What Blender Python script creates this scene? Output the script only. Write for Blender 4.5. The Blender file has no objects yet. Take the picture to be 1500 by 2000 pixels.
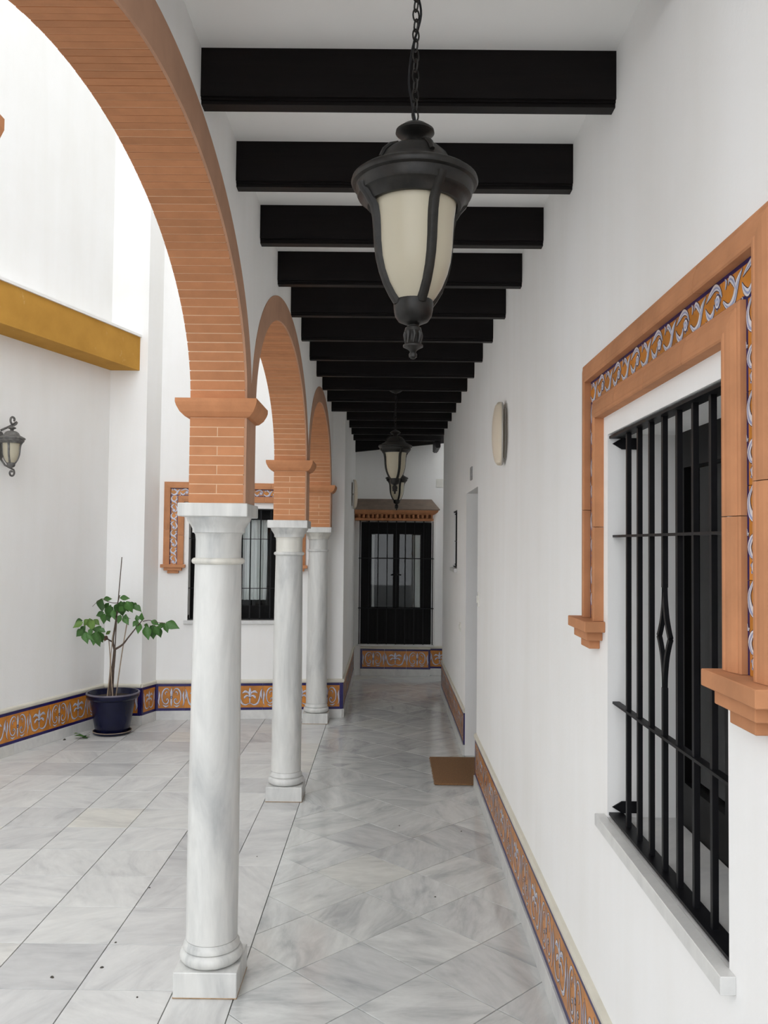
import bpy, bmesh, math, random
from mathutils import Vector, Matrix
random.seed(7)
PI = math.pi
S = bpy.context.scene
COL = S.collection

# ------------------------------------------------------------------ camera
CAM_H = 1.87
F_PX, YAW, PITCH, ROLL = 1661.0, 0.0046, 0.0367, 0.0105
_F = Vector((-math.sin(YAW)*math.cos(PITCH), math.cos(YAW)*math.cos(PITCH), math.sin(PITCH)))
_r = Vector((math.cos(YAW), math.sin(YAW), 0))
_u = _r.cross(_F)
_r2 = _r*math.cos(ROLL) + _u*math.sin(ROLL)
_u2 = -_r*math.sin(ROLL) + _u*math.cos(ROLL)
cd = bpy.data.cameras.new('camera')
cd.sensor_fit = 'VERTICAL'; cd.sensor_height = 24.0; cd.lens = 24.0*F_PX/2000.0
cd.clip_start = 0.02; cd.clip_end = 200
cam = bpy.data.objects.new('camera', cd); COL.objects.link(cam)
M = Matrix((_r2, _u2, -_F)).transposed().to_4x4(); M.translation = (0, 0, CAM_H)
cam.matrix_world = M
S.camera = cam

# ------------------------------------------------------------------ overcast sky
w = bpy.data.worlds.new('overcast_sky'); S.world = w; w.use_nodes = True
bg = w.node_tree.nodes['Background']
bg.inputs[0].default_value = (0.95, 0.97, 1.0, 1); bg.inputs[1].default_value = 1.0
S.cycles.max_bounces = 16; S.cycles.diffuse_bounces = 12
S.view_settings.view_transform = 'Standard'; S.view_settings.look = 'None'
S.view_settings.gamma = 1.0; S.view_settings.use_curve_mapping = False
S.view_settings.exposure = 1.48

# ------------------------------------------------------------------ materials
MATS = {}
class NB:
    def __init__(s, name):
        m = bpy.data.materials.new(name); m.use_nodes = True
        s.m = m; s.t = m.node_tree; s.n = s.t.nodes; s.b = s.n['Principled BSDF']; MATS[name] = m
    def node(s, typ, **kw):
        n = s.n.new(typ)
        for k, v in kw.items():
            if k.startswith('i_'):
                n.inputs[k[2:].replace('_', ' ')].default_value = v
            else: setattr(n, k, v)
        return n
    def link(s, a, ao, b, bi): s.t.links.new(a.outputs[ao], b.inputs[bi])
    def set(s, **kw):
        for k, v in kw.items():
            v = (*v, 1) if isinstance(v, tuple) and len(v) == 3 else v
            s.b.inputs[k.replace('_', ' ')].default_value = v
    def coords(s, scale=(1, 1, 1), rnd=0.0, rot=False):
        tc = s.node('ShaderNodeTexCoord'); out = (tc, 'Object')
        oi = None
        if rnd:
            oi = s.node('ShaderNodeObjectInfo')
            mul = s.node('ShaderNodeVectorMath', operation='SCALE'); mul.inputs[0].default_value = (37.1, 91.7, 53.3)
            s.link(oi, 'Random', mul, 'Scale')
            if rot:
                m1 = s.node('ShaderNodeMath', operation='MULTIPLY'); m1.inputs[1].default_value = 9.77
                s.link(oi, 'Random', m1, 0)
                vr = s.node('ShaderNodeVectorRotate', rotation_type='Z_AXIS')
                s.link(*out, vr, 'Vector'); s.link(m1, 0, vr, 'Angle'); out = (vr, 0)
            add = s.node('ShaderNodeVectorMath', operation='ADD')
            s.link(*out, add, 0); s.link(mul, 0, add, 1); out = (add, 0)
        mp = s.node('ShaderNodeMapping'); mp.inputs['Scale'].default_value = scale
        s.link(*out, mp, 'Vector')
        return mp, oi
    def noise(s, mp, scale, detail=4, rough=.55, dist=0.0):
        n = s.node('ShaderNodeTexNoise'); n.inputs['Scale'].default_value = scale
        n.inputs['Detail'].default_value = detail; n.inputs['Roughness'].default_value = rough
        n.inputs['Distortion'].default_value = dist
        s.link(mp, 0, n, 'Vector'); return n
    def ramp(s, src, so, stops):
        r = s.node('ShaderNodeValToRGB'); e = r.color_ramp.elements
        while len(e) < len(stops): e.new(.5)
        for k, (p, c) in enumerate(stops): e[k].position = p; e[k].color = (*c, 1)
        s.link(src, so, r, 0); return r
    def mix(s, fac, a, b, typ='MIX'):
        x = s.node('ShaderNodeMix', data_type='RGBA', blend_type=typ)
        if isinstance(fac, (int, float)): x.inputs[0].default_value = fac
        else: s.link(*fac, x, 0)
        for q, idx in ((a, 6), (b, 7)):
            if isinstance(q[0], (int, float)): x.inputs[idx].default_value = (*q, 1)
            else: s.link(*q, x, idx)
        return x
    def bump(s, src, so, strength, dist=.002):
        b = s.node('ShaderNodeBump'); b.inputs['Strength'].default_value = strength; b.inputs['Distance'].default_value = dist
        s.link(src, so, b, 'Height'); s.link(b, 0, s.b, 'Normal'); return b

def simple(name, col, rough=.6, var=.12, scale=14, metallic=0.0, bump=0.0, rnd=1.0, coat=0.0, objvar=0.0, stretch=(1, 1, 1), spec=.5):
    q = NB(name); mp, oi = q.coords(stretch, rnd)
    n = q.noise(mp, scale)
    a = tuple(c*(1-var) for c in col); b = tuple(min(1, c*(1+var)) for c in col)
    r = q.ramp(n, 0, [(.3, a), (.7, b)])
    out = (r, 0)
    if objvar:
        rr = q.ramp(oi, 'Random', [(0, (1-objvar,)*3), (1, (1+objvar*.6, 1+objvar*.5, 1+objvar*.4))])
        out = (q.mix(1.0, (r, 0), (rr, 0), 'MULTIPLY'), 2)
    q.link(*out, q.b, 'Base Color')
    q.set(Roughness=rough, Metallic=metallic, Coat_Weight=coat, Specular_IOR_Level=spec)
    if bump: 
        n2 = q.noise(mp, scale*8, 3); q.bump(n2, 0, bump)
    return q.m

def plaster():
    q = NB('white_plaster'); mp, _ = q.coords((1, 1, 1))
    n = q.noise(mp, 1.1, 5, .6); mp2, _ = q.coords((1, 1, .12)); n2 = q.noise(mp2, 5, 4, .6)
    r = q.ramp(n, 0, [(.3, (.86, .855, .84)), (.65, (.89, .89, .885))])
    r2 = q.ramp(n2, 0, [(.3, (.975, .972, .962)), (.6, (1, 1, 1))])
    x = q.mix(1.0, (r, 0), (r2, 0), 'MULTIPLY'); q.link(x, 2, q.b, 'Base Color')
    n3 = q.noise(mp, 60, 5, .65); q.bump(n3, 0, .25, .003); q.set(Roughness=.9)
    q.set(Specular_IOR_Level=.2)
plaster()
simple('ceiling_paint', (.88, .88, .865), .9, .02, 2)

def marble(name, base, vein, stretch, scale, rough, rot=True, objvar=.08, rnd=1.0):
    q = NB(name); mp, oi = q.coords(stretch, rnd, rot)
    n = q.noise(mp, scale, 6, .62, .8)
    mid = tuple((a*.62+b*.38) for a, b in zip(base, vein))
    r = q.ramp(n, 0, [(.30, vein), (.46, mid), (.64, base)])
    n2 = q.noise(mp, scale*4.5, 4, .6, .3)
    r2 = q.ramp(n2, 0, [(.3, (.93, .93, .93)), (.7, (1.03, 1.03, 1.03))])
    x = q.mix(1.0, (r, 0), (r2, 0), 'MULTIPLY')
    rr = q.ramp(oi, 'Random', [(0, (1-objvar, 1-objvar, 1-objvar*.95)), (.5, (1, 1, 1)), (.93, (1, 1, .99)), (1, (1.03, 1.0, .93))])
    y = q.mix(1.0, (x, 2), (rr, 0), 'MULTIPLY')
    q.link(y, 2, q.b, 'Base Color'); q.set(Roughness=rough)
marble('polished_marble', (.67, .68, .665), (.43, .44, .44), (1, 3.0, 1), 2.3, .11, objvar=.15)
marble('patio_marble', (.68, .68, .665), (.49, .49, .49), (1, 2.6, 1), 2.5, .30, objvar=.17)
marble('column_marble', (.69, .69, .665), (.40, .41, .41), (4.2, 4.2, .75), 1.3, .28, rot=False, objvar=.03)
marble('sill_marble', (.72, .72, .70), (.58, .58, .58), (1, 2, 1), 3.0, .3, objvar=.05)
simple('grout', (.20, .20, .195), .9, .1)
simple('beam_wood', (.0052, .0036, .0036), .45, .35, 10, bump=.15, stretch=(.3, 6, 6), spec=.18)
simple('dark_wood', (.0030, .0026, .0028), .4, .3, 8, stretch=(5, 5, .4), spec=.10)
simple('brick_clay', (.52, .235, .112), .85, .08, 16, bump=.25, objvar=.10, spec=.25)
simple('mortar', (.76, .53, .35), .95, .06, 20)
simple('arch_paint', (.46, .26, .165), .85, .10, 6, bump=.15)
simple('terracotta', (.49, .225, .108), .8, .12, 9, bump=.2, objvar=.08, spec=.3)
simple('canopy_tile', (.20, .15, .115), .85, .15, 9)
simple('tile_orange', (.54, .205, .028), .3, .25, 11, objvar=.12, spec=.4)
simple('tile_blue', (.016, .011, .10), .3, .25, 12, spec=.35)
simple('glaze_white', (.70, .67, .69), .3, .12, 30)
simple('glaze_sky', (.30, .34, .52), .3, .15, 30)
simple('glaze_dark', (.05, .03, .065), .25, .2, 30, coat=.3)
simple('cream_moulding', (.66, .63, .54), .6, .06, 6)
simple('iron', (.0055, .0055, .0068), .45, .25, 20, spec=.2)
simple('coir', (.24, .125, .055), 1.0, .35, 160, bump=.6)
def ochre():
    q = NB('ochre_paint'); mp, _ = q.coords((1, 1, 1))
    n = q.noise(mp, 4, 5); r = q.ramp(n, 0, [(.3, (.44, .225, .04)), (.7, (.54, .285, .055))])
    n2 = q.noise(mp, 5.5, 6, .7); m = q.ramp(n2, 0, [(.64, (0, 0, 0)), (.76, (.7, .7, .7))])
    x = q.mix((m, 0), (r, 0), (.72, .55, .30)); q.link(x, 2, q.b, 'Base Color'); q.set(Roughness=.9, Specular_IOR_Level=.2)
ochre()
simple('blue_glaze', (.0045, .0055, .026), .25, .2, 7, spec=.3)
simple('pot_rim_wear', (.12, .11, .14), .5, .2, 20)
simple('soil', (.035, .022, .014), 1.0, .4, 60, bump=.8)
simple('bark', (.10, .072, .055), .9, .3, 30, bump=.4)
simple('cane', (.34, .26, .19), .7, .2, 20)
simple('leaf_green', (.055, .155, .03), .5, .25, 18, objvar=.35)
simple('leaf_pale', (.13, .24, .05), .5, .25, 18, objvar=.3)
simple('leaf_dry', (.16, .08, .035), .8, .3, 18, objvar=.3)
simple('white_plastic', (.74, .73, .68), .4, .03, 5)
simple('sconce_glass', (.72, .63, .50), .35, .04, 4)
simple('sconce_metal', (.42, .40, .36), .4, .05, 8, metallic=.3)
simple('plaque_grey', (.30, .30, .30), .6, .25, 40)
simple('brass_dull', (.20, .19, .17), .5, .2, 20, metallic=.5)
simple('unlit_room_paint', (.02, .022, .024), .9, .2, 2)
simple('grout_bead', (.36, .25, .15), .9, .2, 40)
simple('speck', (.05, .045, .035), .9, .3, 50)

def bronze():
    q = NB('aged_bronze'); mp, _ = q.coords((1, 1, 1), 1.0)
    n = q.noise(mp, 22, 6, .7); r = q.ramp(n, 0, [(.38, (.008, .0075, .007)), (.66, (.022, .020, .017)), (.86, (.075, .062, .045))])
    q.link(r, 0, q.b, 'Base Color'); q.set(Roughness=.42, Metallic=.15, Specular_IOR_Level=.35); n2 = q.noise(mp, 90, 3); q.bump(n2, 0, .2)
    q2 = NB('weathered_iron'); mp, _ = q2.coords((1, 1, 1), 1.0)
    n = q2.noise(mp, 25, 5, .7); r = q2.ramp(n, 0, [(.3, (.06, .058, .055)), (.7, (.19, .185, .175))])
    q2.link(r, 0, q2.b, 'Base Color'); q2.set(Roughness=.6, Metallic=.2)
bronze()
def frosted(name, col, tr=.45):
    q = NB(name); q.n.remove(q.b)
    mp, _ = q.coords((1, 1, 1)); n = q.noise(mp, 6, 3); r = q.ramp(n, 0, [(.3, tuple(c*.93 for c in col)), (.7, col)])
    d = q.node('ShaderNodeBsdfDiffuse'); t = q.node('ShaderNodeBsdfTranslucent'); g = q.node('ShaderNodeBsdfGlossy'); g.inputs['Roughness'].default_value = .3
    for k in (d, t): q.link(r, 0, k, 0)
    m = q.node('ShaderNodeMixShader'); m.inputs[0].default_value = tr; q.link(d, 0, m, 1); q.link(t, 0, m, 2)
    f = q.node('ShaderNodeFresnel'); f.inputs[0].default_value = 1.4
    m2 = q.node('ShaderNodeMixShader'); q.link(f, 0, m2, 0); q.link(m, 0, m2, 1); q.link(g, 0, m2, 2)
    q.link(m2, 0, q.n['Material Output'], 0)
frosted('frosted_glass', (.78, .72, .56))
frosted('curtain_cloth', (.93, .93, .91), .12)
def pane_glass():
    q = NB('window_glass'); q.n.remove(q.b)
    t = q.node('ShaderNodeBsdfTransparent'); t.inputs[0].default_value = (.95, .97, .97, 1)
    g = q.node('ShaderNodeBsdfGlossy'); g.inputs['Roughness'].default_value = .02
    f = q.node('ShaderNodeFresnel'); f.inputs[0].default_value = 1.33
    m = q.node('ShaderNodeMixShader'); q.link(f, 0, m, 0); q.link(t, 0, m, 1); q.link(g, 0, m, 2)
    q.link(m, 0, q.n['Material Output'], 0)
pane_glass()

# ------------------------------------------------------------------ helpers
def me_from(v, f, mats, fm=None, smooth=False):
    me = bpy.data.meshes.new('mesh'); me.from_pydata([tuple(p) for p in v], [], f); 
    for m in ([mats] if isinstance(mats, str) else mats): me.materials.append(MATS[m])
    if fm:
        for p, i in zip(me.polygons, fm): p.material_index = i
    if smooth:
        me.shade_smooth()
    me.update(); return me
def fixn(me):
    bm = bmesh.new(); bm.from_mesh(me); bmesh.ops.recalc_face_normals(bm, faces=bm.faces[:]); bm.to_mesh(me); bm.free(); return me
def obj(name, me, parent=None, loc=(0, 0, 0), rot=(0, 0, 0), scale=(1, 1, 1)):
    o = bpy.data.objects.new(name, me); COL.objects.link(o)
    o.location = loc; o.rotation_euler = rot; o.scale = scale
    if parent: o.parent = parent
    return o
def thing(name, label, cat, loc=(0, 0, 0), rz=0, group=None):
    o = obj(name, None, None, loc, (0, 0, rz)); o.empty_display_size = .05
    o['label'] = label; o['category'] = cat
    if group: o['group'] = group
    return o
def tag(o, label, cat, group=None):
    o['label'] = label; o['category'] = cat
    if group: o['group'] = group
    return o
def struct(name, me, label, loc=(0, 0, 0), rz=0, cat=None):
    o = obj(name, me, None, loc, (0, 0, rz)); o['kind'] = 'structure'; o['label'] = label
    o['category'] = cat or name.split('_')[0]
    return o
class MB:
    """collects shapes into one mesh"""
    def __init__(s): s.v = []; s.f = []; s.m = []
    def add(s, v, f, mi=0):
        o = len(s.v); s.v += [tuple(p) for p in v]; s.f += [tuple(i+o for i in q) for q in f]; s.m += [mi]*len(f); return s
    def box(s, a, b, mi=0):
        x0, y0, z0 = a; x1, y1, z1 = b
        return s.add([(x0, y0, z0), (x1, y0, z0), (x1, y1, z0), (x0, y1, z0), (x0, y0, z1), (x1, y0, z1), (x1, y1, z1), (x0, y1, z1)],
                     [(0, 3, 2, 1), (4, 5, 6, 7), (0, 1, 5, 4), (1, 2, 6, 5), (2, 3, 7, 6), (3, 0, 4, 7)], mi)
    def prism(s, poly, z0, z1, mi=0, axis='z'):
        n = len(poly)
        def P(p, z): return {'z': (p[0], p[1], z), 'x': (z, p[0], p[1]), 'y': (p[0], z, p[1])}[axis]
        v = [P(p, z0) for p in poly] + [P(p, z1) for p in poly]
        f = [tuple(range(n))[::-1], tuple(range(n, 2*n))] + [(i, (i+1) % n, n+(i+1) % n, n+i) for i in range(n)]
        return s.add(v, f, mi)
    def lathe(s, prof, n=32, c=(0, 0, 0), mi=0, cap=True):
        v = []; f = []
        for r, z in prof:
            for k in range(n):
                a = 2*PI*k/n; v.append((c[0]+r*math.cos(a), c[1]+r*math.sin(a), c[2]+z))
        for i in range(len(prof)-1):
            for k in range(n):
                k2 = (k+1) % n; f.append((i*n+k, i*n+k2, (i+1)*n+k2, (i+1)*n+k))
        if cap:
            f.append(tuple(range(n))[::-1]); f.append(tuple(range((len(prof)-1)*n, len(prof)*n)))
        return s.add(v, f, mi)
    def tube(s, pts, rad, n=8, closed=False, mi=0, ph=0.0):
        pts = [Vector(p) for p in pts]; N = len(pts); v = []; f = []
        rad = rad if isinstance(rad, (list, tuple)) else [rad]*N
        up = None
        for i, p in enumerate(pts):
            if closed: t = pts[(i+1) % N]-pts[i-1]
            else: t = pts[min(i+1, N-1)]-pts[max(i-1, 0)]
            t.normalize()
            if up is None: up = Vector((0, 0, 1)) if abs(t.z) < .9 else Vector((0, 1, 0))
            a = t.cross(up); 
            if a.length < 1e-5: a = t.orthogonal()
            a.normalize(); b = a.cross(t); up = b
            for k in range(n):
                th = 2*PI*k/n+ph; v.append(p+(a*math.cos(th)+b*math.sin(th))*rad[i])
        for i in range(N if closed else N-1):
            j = (i+1) % N
            for k in range(n):
                k2 = (k+1) % n; f.append((i*n+k, i*n+k2, j*n+k2, j*n+k))
        if not closed: f.append(tuple(range(n))[::-1]); f.append(tuple(range((N-1)*n, N*n)))
        return s.add(v, f, mi)
    def mesh(s, mats, smooth=False, bevel=0, fix=True, angle=None):
        me = me_from(s.v, s.f, mats, s.m)
        if bevel or fix:
            bm = bmesh.new(); bm.from_mesh(me)
            if bevel: bmesh.ops.bevel(bm, geom=[e for e in bm.edges], offset=bevel, segments=1, affect='EDGES', clamp_overlap=True)
            if fix: bmesh.ops.recalc_face_normals(bm, faces=bm.faces[:])
            bm.to_mesh(me); bm.free()
        if smooth:
            me.shade_smooth()
            try: me.set_sharp_from_angle(angle=math.radians(angle or 40))
            except Exception: pass
        return me
def boxm(a, b, mats, bevel=0.0): return MB().box(a, b).mesh(mats, bevel=bevel)
def catmull(P, k=6):
    P = [Vector(p) for p in P]; out = []
    for i in range(len(P)-1):
        p0 = P[max(i-1, 0)]; p1 = P[i]; p2 = P[i+1]; p3 = P[min(i+2, len(P)-1)]
        for j in range(k):
            t = j/k
            out.append(.5*((2*p1)+(p2-p0)*t+(2*p0-5*p1+4*p2-p3)*t*t+(3*p1-p0-3*p2+p3)*t**3))
    out.append(P[-1]); return out
def clip_poly(poly, a, b, c):
    """keep a*x+b*y<=c"""
    out = []
    for i in range(len(poly)):
        p, q = poly[i], poly[(i+1) % len(poly)]
        dp = a*p[0]+b*p[1]-c; dq = a*q[0]+b*q[1]-c
        if dp <= 0: out.append(p)
        if (dp < 0 < dq) or (dq < 0 < dp):
            t = dp/(dp-dq); out.append((p[0]+t*(q[0]-p[0]), p[1]+t*(q[1]-p[1])))
    return out
def area(poly): return .5*sum(poly[i][0]*poly[(i+1) % len(poly)][1]-poly[(i+1) % len(poly)][0]*poly[i][1] for i in range(len(poly)))
def wall_grid(us, vs, holes, thick):
    """wall in local frame: x along, z up, front face at y=0, body to y=+thick"""
    us = sorted(set(us+[h[0] for h in holes]+[h[1] for h in holes])); vs = sorted(set(vs+[h[2] for h in holes]+[h[3] for h in holes]))
    b = MB()
    def solid(i, j):
        if i < 0 or j < 0 or i >= len(us)-1 or j >= len(vs)-1: return False
        cu = (us[i]+us[i+1])/2; cv = (vs[j]+vs[j+1])/2
        return not any(h[0] < cu < h[1] and h[2] < cv < h[3] for h in holes)
    for i in range(len(us)-1):
        for j in range(len(vs)-1):
            if not solid(i, j): continue
            x0, x1, z0, z1 = us[i], us[i+1], vs[j], vs[j+1]; t = thick
            b.add([(x0, 0, z0), (x1, 0, z0), (x1, 0, z1), (x0, 0, z1)], [(0, 1, 2, 3)])
            b.add([(x0, t, z0), (x1, t, z0), (x1, t, z1), (x0, t, z1)], [(3, 2, 1, 0)])
            if not solid(i-1, j): b.add([(x0, 0, z0), (x0, t, z0), (x0, t, z1), (x0, 0, z1)], [(3, 2, 1, 0)])
            if not solid(i+1, j): b.add([(x1, 0, z0), (x1, t, z0), (x1, t, z1), (x1, 0, z1)], [(0, 1, 2, 3)])
            if not solid(i, j-1): b.add([(x0, 0, z0), (x1, 0, z0), (x1, t, z0), (x0, t, z0)], [(3, 2, 1, 0)])
            if not solid(i, j+1): b.add([(x0, 0, z1), (x1, 0, z1), (x1, t, z1), (x0, t, z1)], [(0, 1, 2, 3)])
    me = me_from(b.v, b.f, 'white_plaster')
    bm = bmesh.new(); bm.from_mesh(me); bmesh.ops.remove_doubles(bm, verts=bm.verts[:], dist=1e-5)
    bm.to_mesh(me); bm.free(); return me

# ------------------------------------------------------------------ layout numbers
XR = 0.70            # right wall face
XL = -0.60           # arcade wall corridor face
XN = -0.47           # left wall of the narrow far corridor
YB = 9.19            # where the narrow part begins
YC = 10.75           # outer corner of the right wall
YE = 12.20           # end wall
ZW = 13.0             # height of the surrounding walls, raised out of view to cut sky light
ZC = 3.417           # ceiling
PITCHY = 2.645
PIERS = [1.03, 3.675, 6.32, 8.965]
CXC = -0.73          # column axis
WT = 0.24            # arcade wall thickness
ZS = 2.466           # arch springing
AA, BB = PITCHY/2-.12, .645
RING_A, RING_B = .12, .132

# ------------------------------------------------------------------ floor
base = MB().box((-12, -14, -.06), (8, 12.5, -.011))
floor = struct('floor', base.mesh('grout'), 'pale grey marble floor of corridor and patio')
def tile_obj(poly, mat, name):
    if len(poly) < 3 or abs(area(poly)) < .0006: return
    if area(poly) < 0: poly = poly[::-1]
    cx = sum(p[0] for p in poly)/len(poly); cy = sum(p[1] for p in poly)/len(poly)
    g = .0022; n = len(poly); P = []
    # inset by gap
    for i in range(n):
        p0 = Vector(poly[i-1]); p1 = Vector(poly[i]); p2 = Vector(poly[(i+1) % n])
        d1 = (p1-p0).normalized(); d2 = (p2-p1).normalized()
        n1 = Vector((-d1.y, d1.x)); n2 = Vector((-d2.y, d2.x))
        bis = n1+n2
        if bis.length < 1e-4: bis = n1
        k = g/max(.35, bis.normalized().dot(n1)); q = p1+bis.normalized()*k
        P.append((q.x-cx, q.y-cy))
    dz = random.uniform(-.0006, 0)
    c = .0014
    top = [(p[0]*(1-c/max(.03, math.hypot(*p))), p[1]*(1-c/max(.03, math.hypot(*p)))) for p in P]
    b = MB(); v = [(p[0], p[1], -.011) for p in P]+[(p[0], p[1], -.0012) for p in P]+[(p[0], p[1], 0) for p in top]
    f = [tuple(range(2*n, 3*n))]
    for r in (0, 1): f += [(r*n+i, r*n+(i+1) % n, (r+1)*n+(i+1) % n, (r+1)*n+i) for i in range(n)]
    b.add(v, f)
    obj(name, b.mesh(mat, fix=False), floor, (cx, cy, dz))
XB = -.612           # joint between border strip and corridor
s = .40; h = s/math.sqrt(2)
NX, NY = .178, 3.78
for i in range(-30, 31):
    for j in range(-30, 31):
        cx = NX+(i-j)*h; cy = NY+h+(i+j)*h
        if not (-1.1 < cx < 2.0 and 1.2 < cy < 12.6): continue
        p = [(cx, cy-h), (cx+h, cy), (cx, cy+h), (cx-h, cy)]
        if cy < YB+.6:
            xl = XB
        else: xl = XN
        p = clip_poly(p, -1, 0, -xl); 
        p = clip_poly(p, 1, 0, .70) if cy < YC else clip_poly(p, 1, 0, 1.98)
        p = clip_poly(p, 0, 1, YE); p = clip_poly(p, 0, -1, -1.3)
        tile_obj(p, 'polished_marble', 'floor_tile')
# door recess threshold
tile_obj([(.70, 6.62), (.95, 6.62), (.95, 7.59), (.70, 7.59)], 'polished_marble', 'floor_tile')
# border strip along the columns
ys = [1.0, 2.0, 3.0, 4.0, 4.98, 6.02, 7.0, 8.0, 9.13]
for a, b_ in zip(ys[:-1], ys[1:]):
    tile_obj([(-.872, a), (XB, a), (XB, b_), (-.872, b_)], 'patio_marble', 'border_slab')
# patio tiles
LW = lambda y: -3.30+.307*(y-7.29)      # left wall line X at Y
BWs = (9.17-8.95)/(2.41-.47)
BW = lambda x: 8.95+(x+2.41)*BWs         # back wall line Y at X
for i in range(0, 12):
    for j in range(-6, 15):
        x1 = -.872-.402*i; x0 = x1-.402; y0 = 3.607+.4*j; y1 = y0+.4
        p = [(x0, y0), (x1, y0), (x1, y1), (x0, y1)]
        p = clip_poly(p, -1, .307, 3.30+.307*7.29)
        p = clip_poly(p, -BWs, 1, 8.95+2.41*BWs) if p else p
        if len(p) < 3: continue
        tile_obj(p, 'patio_marble', 'patio_tile')

# ------------------------------------------------------------------ ceiling
c = MB().box((XL, .85, ZC), (1.0, YC, ZC+.2)).box((XN-.3, YC, ZC), (XR+.02, YE+.3, ZC+.2))
struct('ceiling', c.mesh('ceiling_paint'), 'flat white corridor ceiling above the dark beams')

# ------------------------------------------------------------------ walls
# right wall: local x = -Y, origin at (XR, 0)
def R_(y): return -y
W1 = (1.756, 2.71, 1.015, 2.225)    # barred window on the right wall (y0,y1,z0,z1)
D1 = (6.62, 7.59, 0.0, 2.32)
W3 = (8.58, 9.10, 1.62, 2.217)
holes = [(-a[1], -a[0], a[2], a[3]) for a in (W1, D1, W3)]
struct('wall_right', wall_grid([-YC, .5], [0.0, ZC], holes, .32), 'long white plastered wall on the right of the corridor', (XR, 0, 0), -PI/2)
e = MB().box((XN-.3, YE, 0), (2.2, YE+.3, ZC)).box((.72, YE, ZC), (2.2, YE+.3, 8.5))
struct('wall_end', e.mesh('white_plaster'), 'white end wall of the corridor behind the barred double door')
e = MB().box((XR+.32, YC-.3, 0), (2.2, YC, 8.5)).box((2.0, YC, 0), (2.2, YE, 8.5))
struct('wall_side_bay', e.mesh('white_plaster'), 'white wall of the side bay past the right wall corner')
e = MB().prism([(XN, YB), (XN, YE), (XN-.3, YE), (XN-.3, YB)], 0, ZC)
struct('wall_left_far', e.mesh('white_plaster'), 'white wall on the left of the narrow far corridor')
# back wall of the patio, local x along it
BWL = math.hypot(2.41-.47, .22); BWA = math.atan2(.22, 2.41-.47)
bw0 = (-2.41, 8.95)
wc = .795                       # window centre along the wall
W2 = (wc-.485, wc+.485, 1.035, 2.225)
struct('wall_patio_back', wall_grid([0.0, BWL], [0.0, ZW], [W2], .32), 'white patio back wall with a barred curtained window', (bw0[0], bw0[1], 0), BWA)
pil = MB().prism([(-3.1, 8.69), (-2.49, 8.69), (-2.41, 8.95), (-2.41, 9.3), (-3.1, 9.3)], 0, ZW)
struct('wall_pilaster', pil.mesh('white_plaster'), 'white corner pilaster behind the potted plant')
lw = MB().prism([(LW(-4), -4), (LW(9.2), 9.2), (LW(9.2)-.3, 9.2), (LW(-4)-.3, -4)], 0, ZW)
struct('wall_left', lw.mesh('white_plaster'), 'tall white patio wall on the left with the ochre beam')
# side wall behind the patio back wall upward to close the corridor gap
# arcade wall with elliptical openings
def arcade():
    b = MB(); zt = ZW; x0, x1 = XL-WT, XL; N = 40
    A, B = AA+RING_A, BB+RING_B
    ends = (.90, YB-.01)
    cur = []
    cents = [(PIERS[i]+PIERS[i+1])/2 for i in range(3)]
    line = [(ends[0], ZS)]
    for yc in cents:
        for k in range(N+1):
            t = PI-PI*k/N; line.append((yc+A*math.cos(t), ZS+B*math.sin(t)))
    line.append((ends[1], ZS))
    for p, q in zip(line[:-1], line[1:]):
        if abs(p[0]-q[0]) < 1e-6 and abs(p[1]-q[1]) < 1e-6: continue
        for x, fl in ((x1, 1), (x0, 0)):
            f = (0, 1, 2, 3) if fl else (3, 2, 1, 0)
            b.add([(x, p[0], p[1]), (x, q[0], q[1]), (x, q[0], zt), (x, p[0], zt)], [f])
        b.add([(x0, p[0], p[1]), (x0, q[0], q[1]), (x1, q[0], q[1]), (x1, p[0], p[1])], [(0, 1, 2, 3)])
    for ye, fl in ((ends[0], 1), (ends[1], 0)):
        b.add([(x0, ye, ZS), (x1, ye, ZS), (x1, ye, zt), (x0, ye, zt)], [(0, 1, 2, 3) if fl else (3, 2, 1, 0)])
    b.add([(x0, ends[0], zt), (x1, ends[0], zt), (x1, ends[1], zt), (x0, ends[1], zt)], [(0, 1, 2, 3)])
    return me_from(b.v, b.f, 'white_plaster')
struct('wall_arcade', arcade(), 'white arcade wall above the three brick arches')

# ------------------------------------------------------------------ brick arches
NBR = 74
def ell(t, da=0., db=0.): return ((AA+da)*math.cos(t), (BB+db)*math.sin(t))
# equal arc-length params
_ts = [PI*k/2000 for k in range(2001)]; _L = [0]
for a, b_ in zip(_ts[:-1], _ts[1:]):
    pa, pb = ell(a), ell(b_); _L.append(_L[-1]+math.hypot(pb[0]-pa[0], pb[1]-pa[1]))
def t_at(l):
    import bisect
    k = min(max(bisect.bisect(_L, l)-1, 0), 1999); fr = (l-_L[k])/(_L[k+1]-_L[k]); return _ts[k]+fr*(_ts[k+1]-_ts[k])
brick_meshes = []
for k in range(NBR):
    L = _L[-1]; g = .0022
    ta, tb = t_at(L*k/NBR+g), t_at(L*(k+1)/NBR-g)
    jit = random.uniform(-.0006, .0006)
    pts = [ell(ta, jit, jit), ell(tb, jit, jit), ell(tb, RING_A-.004, RING_B-.004), ell(ta, RING_A-.004, RING_B-.004)]
    cyy = sum(p[0] for p in pts)/4; czz = sum(p[1] for p in pts)/4
    b = MB().prism([(p[0]-cyy, p[1]-czz) for p in pts], -WT/2+.004, WT/2-.006, axis='x')
    brick_meshes.append((b.mesh('brick_clay'), cyy, czz))
mb = MB(); N = 60      # mortar core
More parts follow.
